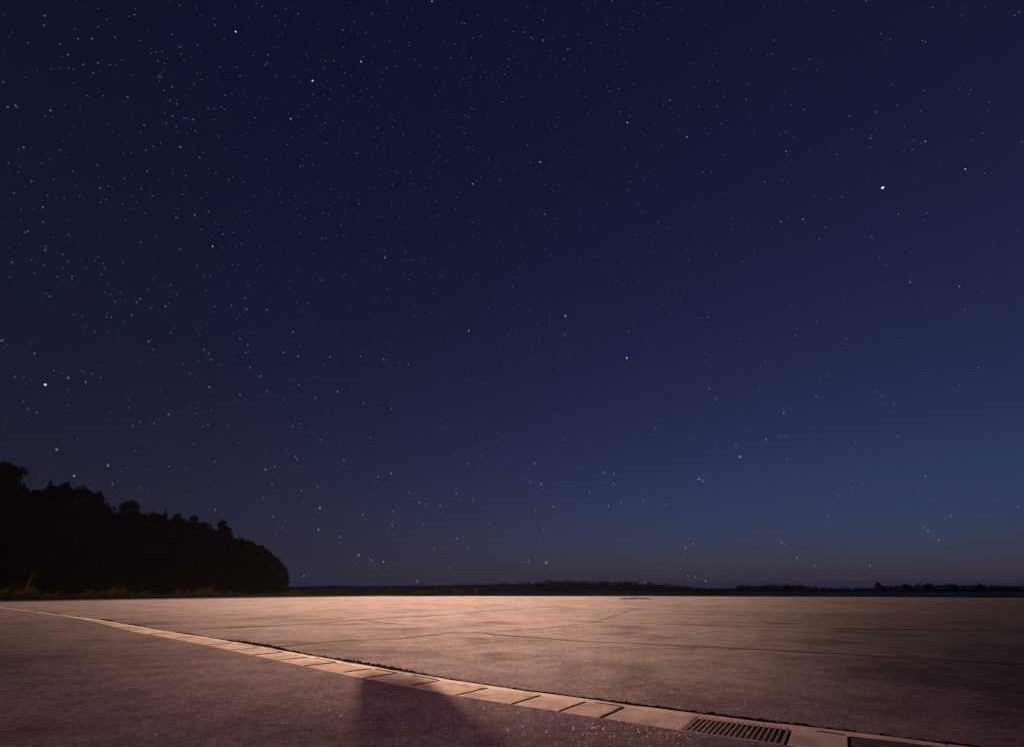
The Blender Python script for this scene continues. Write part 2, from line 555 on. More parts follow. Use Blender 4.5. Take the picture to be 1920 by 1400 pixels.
# dark weedy joint along the outer edge: little cushions of moss and grit
V, Fs = [], []
s = 0.2
while s < 62:
    p, n = gpt(s); dist = max(p.y, 2.0)
    thick = 0.55 + 0.45 * math.sin(s * 1.7) + 0.35 * math.sin(s * 0.61 + 1)
    thick = max(0.25, min(1.25, thick))
    if s < gate_s1 + 1.0: thick *= 0.7
    c = p - n * (0.028 + rnd.uniform(-0.022, 0.03))
    rx = rnd.uniform(0.018, 0.042); rz = rnd.uniform(0.012, 0.030) * thick * (1.25 if 5 < s < 14 else 1.0)
    o = len(V); k = 6; a0 = rnd.random()
    for j in range(k):
        t = 2 * math.pi * (j + a0) / k; V.append((c.x + math.cos(t) * rx, c.y + math.sin(t) * rx, -0.02))
    for j in range(k):
        t = 2 * math.pi * (j + a0 + .3) / k; r2 = rx * rnd.uniform(.5, .8); V.append((c.x + math.cos(t) * r2, c.y + math.sin(t) * r2, rz * rnd.uniform(.6, 1)))
    V.append((c.x + rnd.uniform(-.01, .01), c.y, rz * 1.2))
    for j in range(k):
        Fs.append((o + j, o + (j + 1) % k, o + k + (j + 1) % k, o + k + j)); Fs.append((o + k + j, o + k + (j + 1) % k, o + 2 * k))
    s += rnd.uniform(0.010, 0.024) * max(1.0, dist / 9.0)
tag(mesh_obj('moss', V, Fs, M_MOSS), 'dark moss and dirt filling the joint along the gutter', 'moss', kind='stuff')

# ------------------------------------------------------------------ drain grate
sc_ = (gate_s0 + gate_s1) / 2
pc, nc = gpt(sc_)
dirv = Vector((nc.y, -nc.x))
ctr = pc + nc * (W_KERB + 0.007 + (W_SLAB - 0.007) / 2)
LEN, WID = (gate_s1 - gate_s0) - 0.02, W_SLAB - 0.012
ang = math.atan2(dirv.y, dirv.x)
gate = empty('drain_grate', (ctr.x, ctr.y, 0.0)); gate.rotation_euler.z = ang
tag(gate, 'rectangular galvanised steel drain grate set in the concrete gutter', 'drain grate')
FW = 0.012
V, Fs = join_geo([box_geo(0, WID / 2 - FW / 2, -0.006, LEN, FW, 0.012), box_geo(0, -WID / 2 + FW / 2, -0.006, LEN, FW, 0.012),
                  box_geo(LEN / 2 - FW / 2, 0, -0.006, FW, WID - 2 * FW - 0.002, 0.012), box_geo(-LEN / 2 + FW / 2, 0, -0.006, FW, WID - 2 * FW - 0.002, 0.012)])
mesh_obj('frame', V, Fs, M_STEEL, gate)
NB = 16
bar0 = None
for i in range(NB):
    x = -LEN / 2 + FW + (LEN - 2 * FW) * (i + 1) / (NB + 1)
    if bar0 is None:
        V, Fs = box_geo(0, 0, -0.005, 0.0062, WID - 2 * FW - 0.001, 0.010); bar0 = mesh_obj('bar', V, Fs, M_STEEL, gate); ob = bar0
    else:
        ob = bar0.copy(); COL.objects.link(ob); ob.parent = gate
    ob.location.x = x
rod0 = None
for i in range(13):
    y = -WID / 2 + FW + (WID - 2 * FW) * (i + 1) / 14
    if rod0 is None:
        V, Fs = box_geo(0, 0, -0.030, LEN - 2 * FW - 0.001, 0.0030, 0.009); rod0 = mesh_obj('cross_rod', V, Fs, plain('dark_rod', (0.012, 0.010, 0.010), 0.7, 0.3, 60, .3), gate); ob = rod0  # near-black rods under the paler bars
    else:
        ob = rod0.copy(); COL.objects.link(ob); ob.parent = gate
    ob.location.y = y
# inspection pit under the grate: four walls and a floor
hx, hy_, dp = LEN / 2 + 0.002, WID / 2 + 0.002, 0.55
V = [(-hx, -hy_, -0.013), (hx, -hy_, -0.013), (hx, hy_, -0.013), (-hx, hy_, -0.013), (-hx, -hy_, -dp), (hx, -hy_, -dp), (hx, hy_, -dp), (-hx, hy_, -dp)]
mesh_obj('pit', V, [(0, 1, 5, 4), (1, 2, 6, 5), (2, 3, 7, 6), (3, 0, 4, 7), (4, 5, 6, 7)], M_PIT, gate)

# ------------------------------------------------------------------ tar-filled seams between the paved bays of the lot
seams = [
    [(1063, 1163), (1122, 1165), (1231, 1169), (1361, 1173), (1454, 1175), (1590, 1178), (1725, 1180), (1920, 1183), (2200, 1190)],
    [(843, 1185), (902, 1186), (957, 1192), (1068, 1200), (1200, 1207), (1357, 1214), (1519, 1223), (1669, 1232), (1897, 1245), (2100, 1258)],
    [(373, 1179), (480, 1174), (548, 1171), (602, 1167), (675, 1162), (751, 1156), (791, 1155), (832, 1152), (902, 1146), (989, 1140), (1063, 1135)],
    [(520, 1212), (567, 1208), (640, 1201), (751, 1197), (786, 1193), (829, 1188), (859, 1185)],
    [(913, 1185), (967, 1182), (1028, 1177), (1082, 1170), (1122, 1165), (1138, 1158), (1193, 1142)],
    [(1244, 1144), (1307, 1144.5), (1393, 1147), (1530, 1150), (1700, 1151), (1920, 1153), (2150, 1156)],
    [(1071, 1141), (1144, 1142)],
    [(1234, 1133), (1320, 1135), (1400, 1134.5), (1546, 1136)],
    [(680, 1163), (718, 1167), (762, 1171)],
    [(90, 1130), (140, 1130.8), (193, 1131)],
    [(1760, 1128), (1847, 1128)],
    [(743, 1131), (802, 1131)],
]
for si, pl in enumerate(seams):
    pts = [ground(x, y) for x, y in pl]
    fine = []
    for a_, b_ in zip(pts, pts[1:]):
        k = max(2, int((b_ - a_).length / 0.5))
        for i in range(k): fine.append(a_.lerp(b_, i / k))
    fine.append(pts[-1])
    V, Fs = [], []
    ph = rnd.uniform(0, 9)
    for i, p in enumerate(fine):
        q0, q1 = fine[max(0, i - 1)], fine[min(len(fine) - 1, i + 1)]
        d = (q1 - q0); d = Vector((d.x, d.y)).normalized(); n = Vector((-d.y, d.x))
        w = (0.035 + 0.0042 * p.y) * (0.75 + 0.4 * math.sin(i * 0.9 + ph) + rnd.uniform(-.25, .25))
        w = 0.55 * max(0.02, min(0.20, w)) * (0.25 if i in (0, len(fine) - 1) else 1) * (0.4 if si == 4 else 1)
        c = Vector((p.x, p.y)) + n * rnd.uniform(-0.04, 0.04)
        for off, z in ((-w, 0.004), (-w * .4, 0.009), (w * .4, 0.009), (w, 0.004)):
            V.append((c.x + n.x * off, c.y + n.y * off, z))
    for i in range(len(fine) - 1):
        for k in range(3):
            o = 4 * i + k; Fs.append((o, o + 4, o + 5, o + 1))
    mesh_obj('tar_seam', V, Fs, M_TAR, lot)

# low dark heap of swept dirt lying near the far edge of the lot
hp = ground(1194, 1122.5)
V, Fs = [], []
NX, NY = 26, 6
for i in range(NX + 1):
    u = i / NX
    for j in range(NY + 1):
        v = j / NY
        x = (u - .5) * 3.6; y = (v - .5) * 2.2 + 1.2 * math.sin(u * 3)
        z = 0.15 * max(0, math.sin(math.pi * u)) ** .4 * math.sin(math.pi * v) * (0.7 + 0.5 * math.sin(u * 17) * .4)
        V.append((x, y, z + 0.004))
for i in range(NX):
    for j in range(NY):
        o = i * (NY + 1) + j; Fs.append((o, o + NY + 1, o + NY + 2, o + 1))
o = mesh_obj('dirt_heap', V, Fs, M_TAR, smooth=True); o.location = hp
tag(o, 'low dark heap of swept dirt near the far edge of the lot', 'dirt heap')

# ------------------------------------------------------------------ grit on the asphalt: pale stone chips that catch the lamp
def chips(n, cx, cy, sx, sy, r0, r1, V, Fs):
    made = 0
    while made < n:
        x, y = RNG.normal(cx, sx), RNG.normal(cy, sy)
        if y < 2.4 or y > 9: continue
        r = r0 * (r1 / r0) ** (random.random() ** 2.2)
        o = len(V)
        for k in range(4):
            t = 2 * math.pi * (k + random.random() * .7) / 4
            V.append((x + math.cos(t) * r, y + math.sin(t) * r, 0.0005))
        V.append((x + random.uniform(-.4, .4) * r, y + random.uniform(-.4, .4) * r, r * random.uniform(.7, 1.5)))
        Fs += [(o, o + 1, o + 4), (o + 1, o + 2, o + 4), (o + 2, o + 3, o + 4), (o + 3, o, o + 4)]
        made += 1


V, Fs = [], []
chips(190, 0.75, 3.85, 0.45, 0.30, 0.0034, 0.0080, V, Fs)
chips(320, 0.2, 4.1, 1.2, 0.8, 0.0022, 0.0060, V, Fs)
chips(1500, -1.0, 5.0, 1.9, 1.0, 0.0008, 0.0024, V, Fs)
chips(6000, 0.2, 6.4, 2.0, 1.1, 0.0008, 0.0020, V, Fs)
tag(mesh_obj('loose_grit', V, Fs, M_GRIT), 'pale stone grit scattered over the asphalt', 'grit', kind='stuff')

# ------------------------------------------------------------------ land, water, hills
def land_pt(px, dist): p = at(px, HORIZON, dist); return Vector((p.x, p.y))


shore = [Vector((-1500, 900)), Vector((-420, 620)), land_pt(300, 560), land_pt(470, 520), land_pt(548, 470), land_pt(566, 400), land_pt(585, 300), land_pt(640, 190), land_pt(760, 130),
         land_pt(960, 106), land_pt(1200, 99), land_pt(1500, 96), land_pt(1920, 92), land_pt(2400, 88), Vector((300, 60)), Vector((700, -300))]
land_pts = shore + [Vector((700, -1500)), Vector((-1500, -1500))]
polygon('terrain', land_pts, -0.045, M_SOIL)
V, Fs = [], []
for i, p in enumerate(shore):
    q0, q1 = shore[max(0, i - 1)], shore[min(len(shore) - 1, i + 1)]
    d = (q1 - q0).normalized(); n = Vector((-d.y, d.x))
    V += [(p.x, p.y, -0.045), (p.x + n.x * 5, p.y + n.y * 5, -2.4)]
for i in range(len(shore) - 1): Fs.append((2 * i, 2 * i + 2, 2 * i + 3, 2 * i + 1))
mesh_obj('shore_bank', V, Fs, M_SOIL)['kind'] = 'structure'
wv = [(-7700, -2000, -1.6), (7700, -2000, -1.6), (7700, 7900, -1.6), (-7700, 7900, -1.6)]
mesh_obj('water', wv, [(0, 1, 2, 3)], m_water)['kind'] = 'structure'

# wooded headland: (photo column, skyline row of the trees, distance to the ridge)
sil = [(-900, 1010, 150), (-600, 930, 160), (-350, 880, 172), (-150, 862, 185), (-20, 876, 197), (15, 896, 200), (48, 924, 204), (90, 926, 210), (150, 920, 220), (185, 936, 226),
       (215, 962, 232), (250, 962, 240), (300, 966, 252), (350, 976, 266), (400, 990, 282), (440, 1004, 300), (475, 1014, 320), (509, 1027, 340), (529, 1044, 356), (540, 1062, 366), (545, 1092, 372)]


def hill_top(px):
    for (x0, y0, d0), (x1, y1, d1) in zip(sil, sil[1:]):
        if x0 <= px <= x1:
            t = (px - x0) / (x1 - x0); return y0 + (y1 - y0) * t, d0 + (d1 - d0) * t
    return sil[-1][1], sil[-1][2]


TREE_H = 9.0


def hill_pt(px, v):
    """v 0 = foot towards the lot, 1 = ridge, 2 = far side"""
    y, d = hill_top(px)
    top = at(px, y, d)
    hgt = max(0.4, top.z - min(TREE_H, 0.30 * top.z + 2.0))
    foot_d = d * 0.60 if px < 400 else d * (0.60 + 0.32 * (px - 400) / 140)
    dd = foot_d + (d - foot_d) * v if v <= 1 else d + (v - 1) * 120
    z = hgt * (math.sin(min(v, 1) * math.pi / 2) ** 0.85 if v <= 1 else 1 - 0.6 * (v - 1) ** 1.5)
    return Vector((top.x / top.y * dd, dd, z - 0.3))


cols = list(np.arange(-900, 520, 14)) + [520, 528, 534, 539, 543, 545]
vs_ = list(np.linspace(0, 1, 11)) + [1.25, 1.6, 2.0]
V, Fs = [], []
for c_ in cols:
    for v in vs_:
        p = hill_pt(float(c_), float(v)); V.append(p + Vector((0, 0, rnd.uniform(-.3, .3) if 0 < v < 2 else 0)))
nv = len(vs_)
for i in range(len(cols) - 1):
    for j in range(nv - 1):
        o = i * nv + j; Fs.append((o, o + nv, o + nv + 1, o + 1))
o = len(V); last = (len(cols) - 1) * nv
base = [Vector((V[last + j].x, V[last + j].y, -2.2)) for j in range(nv)]
V += base
for j in range(nv - 1): Fs.append((last + j, o + j, o + j + 1, last + j + 1))
mesh_obj('hill', V, Fs, M_HILL, smooth=True)['kind'] = 'structure'


def crown_points(n, lobes, rr):
    """leaf-cluster centres spread through lobes [(centre, radii)]"""
    out = []
    wts = np.array([l[1][0] * l[1][1] * l[1][2] for l in lobes]); wts = wts / wts.sum()
    pick = rr.choice(len(lobes), size=n, p=wts)
    u = rr.normal(size=(n, 3)); u /= np.linalg.norm(u, axis=1)[:, None]
    rad = rr.uniform(0.25, 1.0, n) ** 0.45 * rr.uniform(0.9, 1.12, n)
    C = np.array([lobes[k][0] for k in pick]); S = np.array([lobes[k][1] for k in pick])
    return C + u * S * rad[:, None]


def leaf_tris(P, size, rr):
    n = len(P)
    a = rr.normal(size=(n, 3)); a /= np.linalg.norm(a, axis=1)[:, None]
    b = rr.normal(size=(n, 3)); b -= (a * b).sum(1)[:, None] * a; b /= np.linalg.norm(b, axis=1)[:, None]
    s = size * rr.uniform(0.6, 1.3, n)[:, None]
    V = np.empty((n, 4, 3))
    V[:, 0] = P - a * s * .6; V[:, 1] = P + b * s * .34 + a * s * .05; V[:, 2] = P + a * s * .7; V[:, 3] = P - b * s * .34 + a * s * .05
    Fa = np.arange(n * 4).reshape(n, 4)
    return V.reshape(-1, 3), Fa


def make_lobes(h, w, kind, rr):
    """lobes of a crown for a tree h tall and w wide standing at the origin"""
    if kind == 'round':
        L = [((0, 0, h * .62), (w * .40, w * .40, h * .30))]
        for k in range(6):
            t = rr.uniform(0, 6.28); L.append(((math.cos(t) * w * .27, math.sin(t) * w * .27, h * rr.uniform(.45, .8)), (w * .24, w * .24, h * .17)))
        L.append(((rr.uniform(-.1, .1) * w, 0, h * .86), (w * .22, w * .22, h * .15)))
    elif kind == 'spire':
        L = []
        for k in range(9):
            f = k / 8; r = w * .46 * (1 - f) ** .8 + w * .05
            L.append(((rr.uniform(-.1, .1) * w, rr.uniform(-.1, .1) * w, h * (.18 + .78 * f)), (r, r, h * .10)))
    elif kind == 'ragged':
        L = []
        for k in range(11):
            f = rr.uniform(.28, 1); r = w * rr.uniform(.12, .26)
            L.append(((rr.uniform(-.34, .34) * w * (1.15 - f * .6), rr.uniform(-.34, .34) * w, h * f * .94), (r, r, r * .9)))
    elif kind == 'shore':
        L = [((0, 0, h * .50), (w * .44, w * .40, h * .40)), ((rr.uniform(-.2, .2) * w, 0, h * .74), (w * .26, w * .26, h * .22))]
        for k in range(7):
            L.append(((rr.uniform(-.5, .5) * w, rr.uniform(-.2, .2) * w, h * rr.uniform(.25, .7)), (w * .2, w * .2, h * .2)))
    else:  # bush: foliage down to the ground
        L = [((0, 0, h * .42), (w * .42, w * .36, h * .42))]
        for k in range(6):
            t = rr.uniform(-.5, .5); L.append(((t * w * .8, rr.uniform(-.2, .2) * w, h * rr.uniform(.3, .72)), (w * .2, w * .2, h * .26)))
    return L


def trunk_geo(h, r, kind, rr):
    parts = [tube_geo((0, 0, -0.8), (rr.uniform(-.2, .2), 0, h * .45), r, r * .7, 7), tube_geo((rr.uniform(-.05, .05), 0, h * .44), (rr.uniform(-.3, .3), rr.uniform(-.2, .2), h * .86), r * .7, r * .15, 6)]
    for k in range(5):
        t = rr.uniform(0, 6.28); z = h * rr.uniform(.35, .6); l = h * .24
        parts.append(tube_geo((0, 0, z), (math.cos(t) * l * .7, math.sin(t) * l * .7, z + l * .7), r * .4, r * .1, 5))
    return join_geo(parts)


def tree(name, label, cat, base, h, w, kind='round', leaves=700, size=0.5, group=None, mat=None, seed=0):
    rr = np.random.default_rng(seed)
    t = empty(name, base)
    tag(t, label, cat, group)
    if kind != 'bush':
        V, Fs = trunk_geo(h, max(0.05, h * .016), kind, rr)
        mesh_obj('trunk', V, Fs, M_BARK, t)
    else:
        V, Fs = join_geo([tube_geo((rr.uniform(-.1, .1) * w, 0, -.5), (rr.uniform(-.3, .3) * w, 0, h * .7), h * .015, h * .005, 5) for _ in range(5)])
        mesh_obj('stem', V, Fs, M_BARK, t)
    P = crown_points(leaves, make_lobes(h, w, kind, rr), rr)
    P[:, 2] = np.maximum(P[:, 2], .05)
    Vn, Fn = leaf_tris(P, size, rr)
    link_mesh('crown' if kind != 'bush' else 'foliage', np_mesh(name + '_leaves', Vn, Fn, mat or M_LEAF), t)
    return t


# the wood on the headland reads as one mass
templates = []
for k in range(7):
    rr = np.random.default_rng(100 + k)
    kd = ['round', 'ragged', 'round', 'spire', 'round', 'ragged', 'round'][k]
    templates.append(leaf_tris(crown_points(260, make_lobes(9.0, 7.5 if kd != 'spire' else 4.5, kd, rr), rr), 0.95, rr))
    templates[-1][0][:, 2] = np.maximum(templates[-1][0][:, 2], 0)
VV, FF, off = [], [], 0
for c_ in np.arange(-880, 546, 9.0):
    for v in (0.04, 0.13, 0.24, 0.36, 0.5, 0.64, 0.79, 0.92, 1.0, 1.08):
        px = float(c_ + RNG.uniform(-6, 6)); px = min(px, 543.5)
        p = hill_pt(px, max(0, v + RNG.uniform(-.05, .05)))
        y, d = hill_top(px)
        allow = min(TREE_H, 0.30 * at(px, y, d).z + 2.0)       # small trees on the low end of the headland
        hs = allow / 9.0 * RNG.uniform(0.72, 1.06)
        if px > 500: hs *= 0.8
        Vt, Ft = templates[RNG.integers(len(templates))]
        a = RNG.uniform(0, 6.28); ca, sa = math.cos(a), math.sin(a)
        w = hs * RNG.uniform(0.9, 1.2)
        X = Vt[:, 0] * ca - Vt[:, 1] * sa; Y = Vt[:, 0] * sa + Vt[:, 1] * ca
        VV.append(np.stack([X * w + p.x, Y * w + p.y, Vt[:, 2] * hs + p.z - .3], 1)); FF.append(Ft + off); off += len(Vt)
o = link_mesh('woodland', np_mesh('woodland', np.concatenate(VV), np.concatenate(FF), M_LEAF))
tag(o, 'dense dark wood covering the headland on the left', 'woodland', kind='stuff')

# trees that stand out on the skyline of the headland: (column, top row, crown width px, kind, label)
sky_trees = [
    (2, 866, 74, 'round', 'huge rounded tree forming the highest black hump at the left edge'),
    (88, 897, 26, 'spire', 'pointed tree, left of the twin tips beside the highest hump'),
    (119, 899, 22, 'spire', 'pointed tree, right of the twin tips beside the highest hump'),
    (104, 907, 46, 'ragged', 'ragged dark tree between the twin pointed tips'),
    (150, 911, 40, 'round', 'broad rounded tree on the shoulder right of the twin pointed tips'),
    (181, 919, 26, 'round', 'rounded tree where the wooded skyline starts to drop steeply'),
    (241, 936, 38, 'round', 'lone rounded tree standing clear of the sloping skyline'),
    (309, 956, 18, 'spire', 'small upright tree at the middle of the sloping wooded skyline'),
    (330, 962, 24, 'round', 'low rounded tree just right of the small upright skyline tree'),
    (352, 966, 28, 'ragged', 'ragged tree halfway between the lone rounded tree and the headland tip'),
    (381, 976, 18, 'spire', 'small pointed tree left of the wind-bent tree on the headland'),
    (419, 977, 28, 'ragged', 'wind-bent ragged tree, last one standing clear before the headland tip'),
]
for k, (px, ty, wpx, kd, lab) in enumerate(sky_trees):
    p = hill_pt(px, 0.96); d = p.y
    top = at(px, ty, d)
    w = wpx * d * math.cos(PITCH) / F_PX * 1.1
    h = max(4.5, top.z - p.z + .3)
    tree('hill_tree', lab, 'tree', (p.x, p.y, p.z - .3), h, w, kd, 6000 if wpx > 60 else 2000 if kd == 'ragged' else 1400, 0.75, 'trees on the headland skyline', seed=20 + k)

# slender young tree at the foot of the hill, faintly reached by the lamp
b0 = at(49, 1104, 76); tp = at(50, 992, 76)
tree('young_tree', 'slender pale-stemmed young tree at the foot of the dark wood', 'tree', (b0.x, b0.y, -0.05), tp.z, 2.0, 'ragged', 520, 0.30, mat=M_LEAF2, seed=5)

# ------------------------------------------------------------------ weeds along the far edge of the lot
def blades(n, V, Fs, where, hmin, hmax, wid):
    for _ in range(n):
        x, y, hs = where()
        h = random.uniform(hmin, hmax) * hs
        t = random.uniform(0, 6.28); lx, ly = math.cos(t) * h * .28, math.sin(t) * h * .28
        w = wid * random.uniform(.6, 1.3); a = random.uniform(0, 3.14); wx, wy = math.cos(a) * w, math.sin(a) * w
        o = len(V)
        V += [(x - wx, y - wy, -0.06), (x + wx, y + wy, -0.06), (x + lx * .4 + wx * .7, y + ly * .4 + wy * .7, h * .6), (x + lx * .4 - wx * .7, y + ly * .4 - wy * .7, h * .6), (x + lx, y + ly, h)]
        Fs += [(o, o + 1, o + 2, o + 3), (o + 3, o + 2, o + 4)]


def verge(px0, px1, dmin, dmax, power=1.0):
    def f():
        px = random.uniform(px0, px1)
        for (x0, y0), (x1, y1) in zip(far_px, far_px[1:]):
            if x0 <= px <= x1:
                e = ground(px, y0 + (y1 - y0) * (px - x0) / (x1 - x0)); break
        k = 1 + random.uniform(dmin, dmax) / e.y
        clump = 0.55 + 0.30 * math.sin(px * .037) + 0.22 * math.sin(px * .113 + 2) + 0.15 * math.sin(px * .31)
        fade = 1.0 if px < 380 else max(0.18, 1 - (px - 380) / 420)
        return e.x * k, e.y * k, max(.25, clump) * fade
    return f


V, Fs = [], []
blades(15000, V, Fs, verge(-250, 760, -0.8, 22), 0.5, 1.35, 0.022)
blades(8000, V, Fs, verge(700, 2300, -1.0, 8), 0.25, 0.8, 0.02)
tag(mesh_obj('grass', V, Fs, M_GRASS), 'rough dark grass and weeds along the far edge of the lot', 'grass', kind='stuff')
V, Fs = [], []
blades(1600, V, Fs, verge(-250, 640, 0.4, 14), 1.2, 1.9, 0.014)
tag(mesh_obj('seed_stems', V, Fs, M_DEADSTEM), 'tall dry seed stems standing above the rough grass', 'weeds', kind='stuff')

# dark bushes between the headland and the water
bushes = [
    (575, 1102, 70, 150, 'low dark bush close beside the foot of the headland cliff'),
    (632, 1101, 60, 150, 'low flat-topped dark bush right of the headland cliff'),
    (700, 1096, 20, 145, 'small upright dark bush, left neighbour of the tallest shoreline bush'),
    (742, 1096, 38, 140, 'tallest dark bush on the shoreline right of the headland'),
    (800, 1104, 60, 138, 'long low dark bush right of the tallest shoreline bush'),
    (862, 1102, 34, 136, 'small rounded dark bush where the shoreline scrub ends'),
    (892, 1099, 12, 136, 'thin dark sapling bush at the end of the shoreline scrub'),
]
for k, (px, ty, wpx, d, lab) in enumerate(bushes):
    g0 = at(px, HORIZON, d); tp = at(px, ty, d)
    tree('shore_bush', lab, 'bush', (g0.x, g0.y, -0.05), tp.z + .05, wpx * d * math.cos(PITCH) / F_PX, 'bush', 420 if wpx > 30 else 220, 0.32, 'bushes along the shore', seed=60 + k)
# clipped hedge standing by itself on the right
g0, g1 = at(1301, HORIZON, 100), at(1361, HORIZON, 100)
hedge = empty('hedge', ((g0.x + g1.x) / 2, 100, -0.05))
tag(hedge, 'flat-topped black hedge standing alone beyond the right half of the lot', 'hedge')
hw = (g1.x - g0.x)
htop = at(1330, 1106.5, 100).z + .05
rr = np.random.default_rng(5)
P = np.stack([rr.uniform(-hw / 2, hw / 2, 1500), rr.uniform(-.5, .5, 1500), rr.uniform(.05, 1, 1500) * (htop - .12 + .12 * np.sin(np.linspace(0, 1, 1500)))], 1)
Vn, Fn = leaf_tris(P, 0.28, rr); link_mesh('foliage', np_mesh('hedge_leaves', Vn, Fn, plain('yew_foliage', (0.010, 0.012, 0.008), 0.9, 0.08, 2.0, 0.35)), hedge)
for x in np.linspace(-hw / 2 + .3, hw / 2 - .3, 9):
    V, Fs = tube_geo((x, 0, -.1), (x + rnd.uniform(-.2, .2), 0, htop * .8), .03, .015, 5)
    mesh_obj('stem', V, Fs, M_BARK, hedge)

# ------------------------------------------------------------------ the far shore
def ridge(name, prof, d0, depth, mat, jig, zoff=-1.8, step=10):
    V, Fs = [], []
    xs = [p[0] for p in prof]; ys = [p[1] for p in prof]
    cs = np.arange(xs[0], xs[-1] + 1, step)
    for c_ in cs:
        y = np.interp(c_, xs, ys) + RNG.uniform(-jig, jig)
        t = at(float(c_), float(y), d0 + depth * .5); a = at(float(c_), HORIZON, d0); m = at(float(c_), HORIZON, d0 + depth * .2); e = at(float(c_), HORIZON, d0 + depth)
        V += [(a.x, a.y, zoff), (m.x, m.y, zoff * .3 + t.z * .55), (t.x, t.y, t.z), (e.x, e.y, zoff)]
    for i in range(len(cs) - 1):
        for j in range(3):
            o = 4 * i + j; Fs.append((o, o + 4, o + 5, o + 1))
    o = mesh_obj(name, V, Fs, mat, smooth=True); o['kind'] = 'structure'
    return o


ridge('far_hills', [(420, 1104), (560, 1099), (620, 1097), (700, 1098), (800, 1097), (880, 1095.5), (960, 1094.5), (1040, 1096), (1130, 1095.5), (1210, 1097), (1290, 1101), (1380, 1103), (1600, 1104), (1920, 1103.5), (2400, 1102)], 3400, 1500, M_FAR, 0.25)
ridge('far_shore', [(780, 1105.5), (900, 1103), (1000, 1101), (1080, 1099), (1200, 1101), (1290, 1104), (1340, 1106.5), (1400, 1104.5), (1480, 1103), (1560, 1105), (1640, 1104), (1720, 1102.5), (1850, 1102.5), (2000, 1103), (2400, 1102), (3200, 1100)], 1050, 160, M_FAR, 0.3)
VV, FF, off = [], [], 0
prof = [(600, 3), (800, 6), (900, 10), (960, 12), (1060, 14), (1200, 13), (1290, 9), (1330, 4), (1375, 7), (1400, 11), (1450, 11), (1520, 9), (1560, 7), (1630, 7), (1700, 10), (1800, 10), (1920, 8), (2100, 8), (3000, 8)]
for c_ in np.arange(600, 2600, 3.6):
    for rowd in (1060, 1100):
        px = float(c_ + RNG.uniform(-4, 4)); p = at(px, HORIZON, rowd + RNG.uniform(-20, 20))
        hh = np.interp(px, [a for a, _ in prof], [b_ for _, b_ in prof]) * RNG.uniform(.55, 1.15)
        ymax = np.interp(px, [780, 900, 1000, 1080, 1200, 1290, 1340, 1400, 1480, 1560, 1640, 1720, 1850, 3200], [1105.5, 1103, 1101, 1099, 1101, 1104, 1106.5, 1104.5, 1103, 1105, 1104, 1102.5, 1102.5, 1100])
        z0 = max(-1.2, at(px, float(ymax), 1100).z - 2.5)
        Vt, Ft = templates[RNG.integers(len(templates))]
        a = RNG.uniform(0, 6.28); ca, sa = math.cos(a), math.sin(a); q = hh / 9
        sub = RNG.choice(len(Ft), 70, replace=False)
        Vs = Vt.reshape(-1, 4, 3)[sub].reshape(-1, 3)
        X = Vs[:, 0] * ca - Vs[:, 1] * sa; Y = Vs[:, 0] * sa + Vs[:, 1] * ca
        ctrl = 1.7
        VV.append(np.stack([X * q * ctrl + p.x, Y * q * ctrl + p.y, Vs[:, 2] * q + z0], 1)); FF.append(np.arange(280).reshape(70, 4) + off); off += 280
o = link_mesh('far_woodland', np_mesh('far_woodland', np.concatenate(VV), np.concatenate(FF), M_LEAF))
tag(o, 'distant dark line of trees on the far shore', 'woodland', kind='stuff')
far_trees = [
    (1392, 1095, 30, 'shore', 'broad rounded tree, left end of the far tree clump right of the hedge'),
    (1440, 1097.5, 26, 'shore', 'smaller rounded tree in the middle of the far clump right of the hedge'),
    (1478, 1096, 24, 'shore', 'rounded tree at the right end of the far clump right of the hedge'),
    (1502, 1099, 16, 'ragged', 'wispy low tree trailing off right of the far clump'),
    (1649, 1093, 18, 'ragged', 'wispy bare-looking tree alone at the gap in the far shoreline'),
    (1702, 1093, 22, 'shore', 'rounded tree, first of the far trees right of the wispy one'),
    (1742, 1095, 22, 'ragged', 'ragged far tree left of the tallest one at the right shore'),
    (1790, 1093, 20, 'shore', 'tallest far tree on the shoreline near the right edge'),
    (1838, 1096, 18, 'ragged', 'ragged far tree right of the tallest one at the right shore'),
    (1886, 1099, 24, 'shore', 'low rounded far tree nearest the right edge of the photo'),
]
for k, (px, ty, wpx, kd, lab) in enumerate(far_trees):
    d = 1040; tp = at(px, ty, d); g0 = at(px, HORIZON, d)
    zb = max(-1.7, at(px, 1106.5, d).z)
    tree('far_shore_tree', lab, 'tree', (g0.x, g0.y, zb - .5), tp.z - zb + .5, wpx * d * math.cos(PITCH) / F_PX, kd, 420, 1.9, 'trees on the far shore', seed=90 + k)

# ------------------------------------------------------------------ things behind the camera: the floodlight, the added fill lamp and the added shadow caster
fl = empty('floodlight_stand', (LAMP.x, LAMP.y - 0.25, 0.0))
tag(fl, 'floodlight on a tripod behind the viewpoint lighting the lot', 'floodlight')
V, Fs = tube_geo((0, 0, 0.5), (0, 0, 2.86), 0.025, 0.02, 10); mesh_obj('mast', V, Fs, M_BLACK, fl)
for k in range(3):
    t = R(90 + 120 * k); V, Fs = tube_geo((0, 0, 1.0), (math.cos(t) * .6, math.sin(t) * .6, 0.0), 0.016, 0.016, 8); mesh_obj('leg', V, Fs, M_BLACK, fl)
V, Fs = box_geo(0, 0.05, 3.0, 0.42, 0.16, 0.28); hd = mesh_obj('housing', V, Fs, M_BLACK, fl)
V, Fs = box_geo(0, 0.136, 3.0, 0.36, 0.010, 0.22); mesh_obj('lens', V, Fs, star_mat('lamp_lens', (1.0, 0.66, 0.42), 2.0), hd)

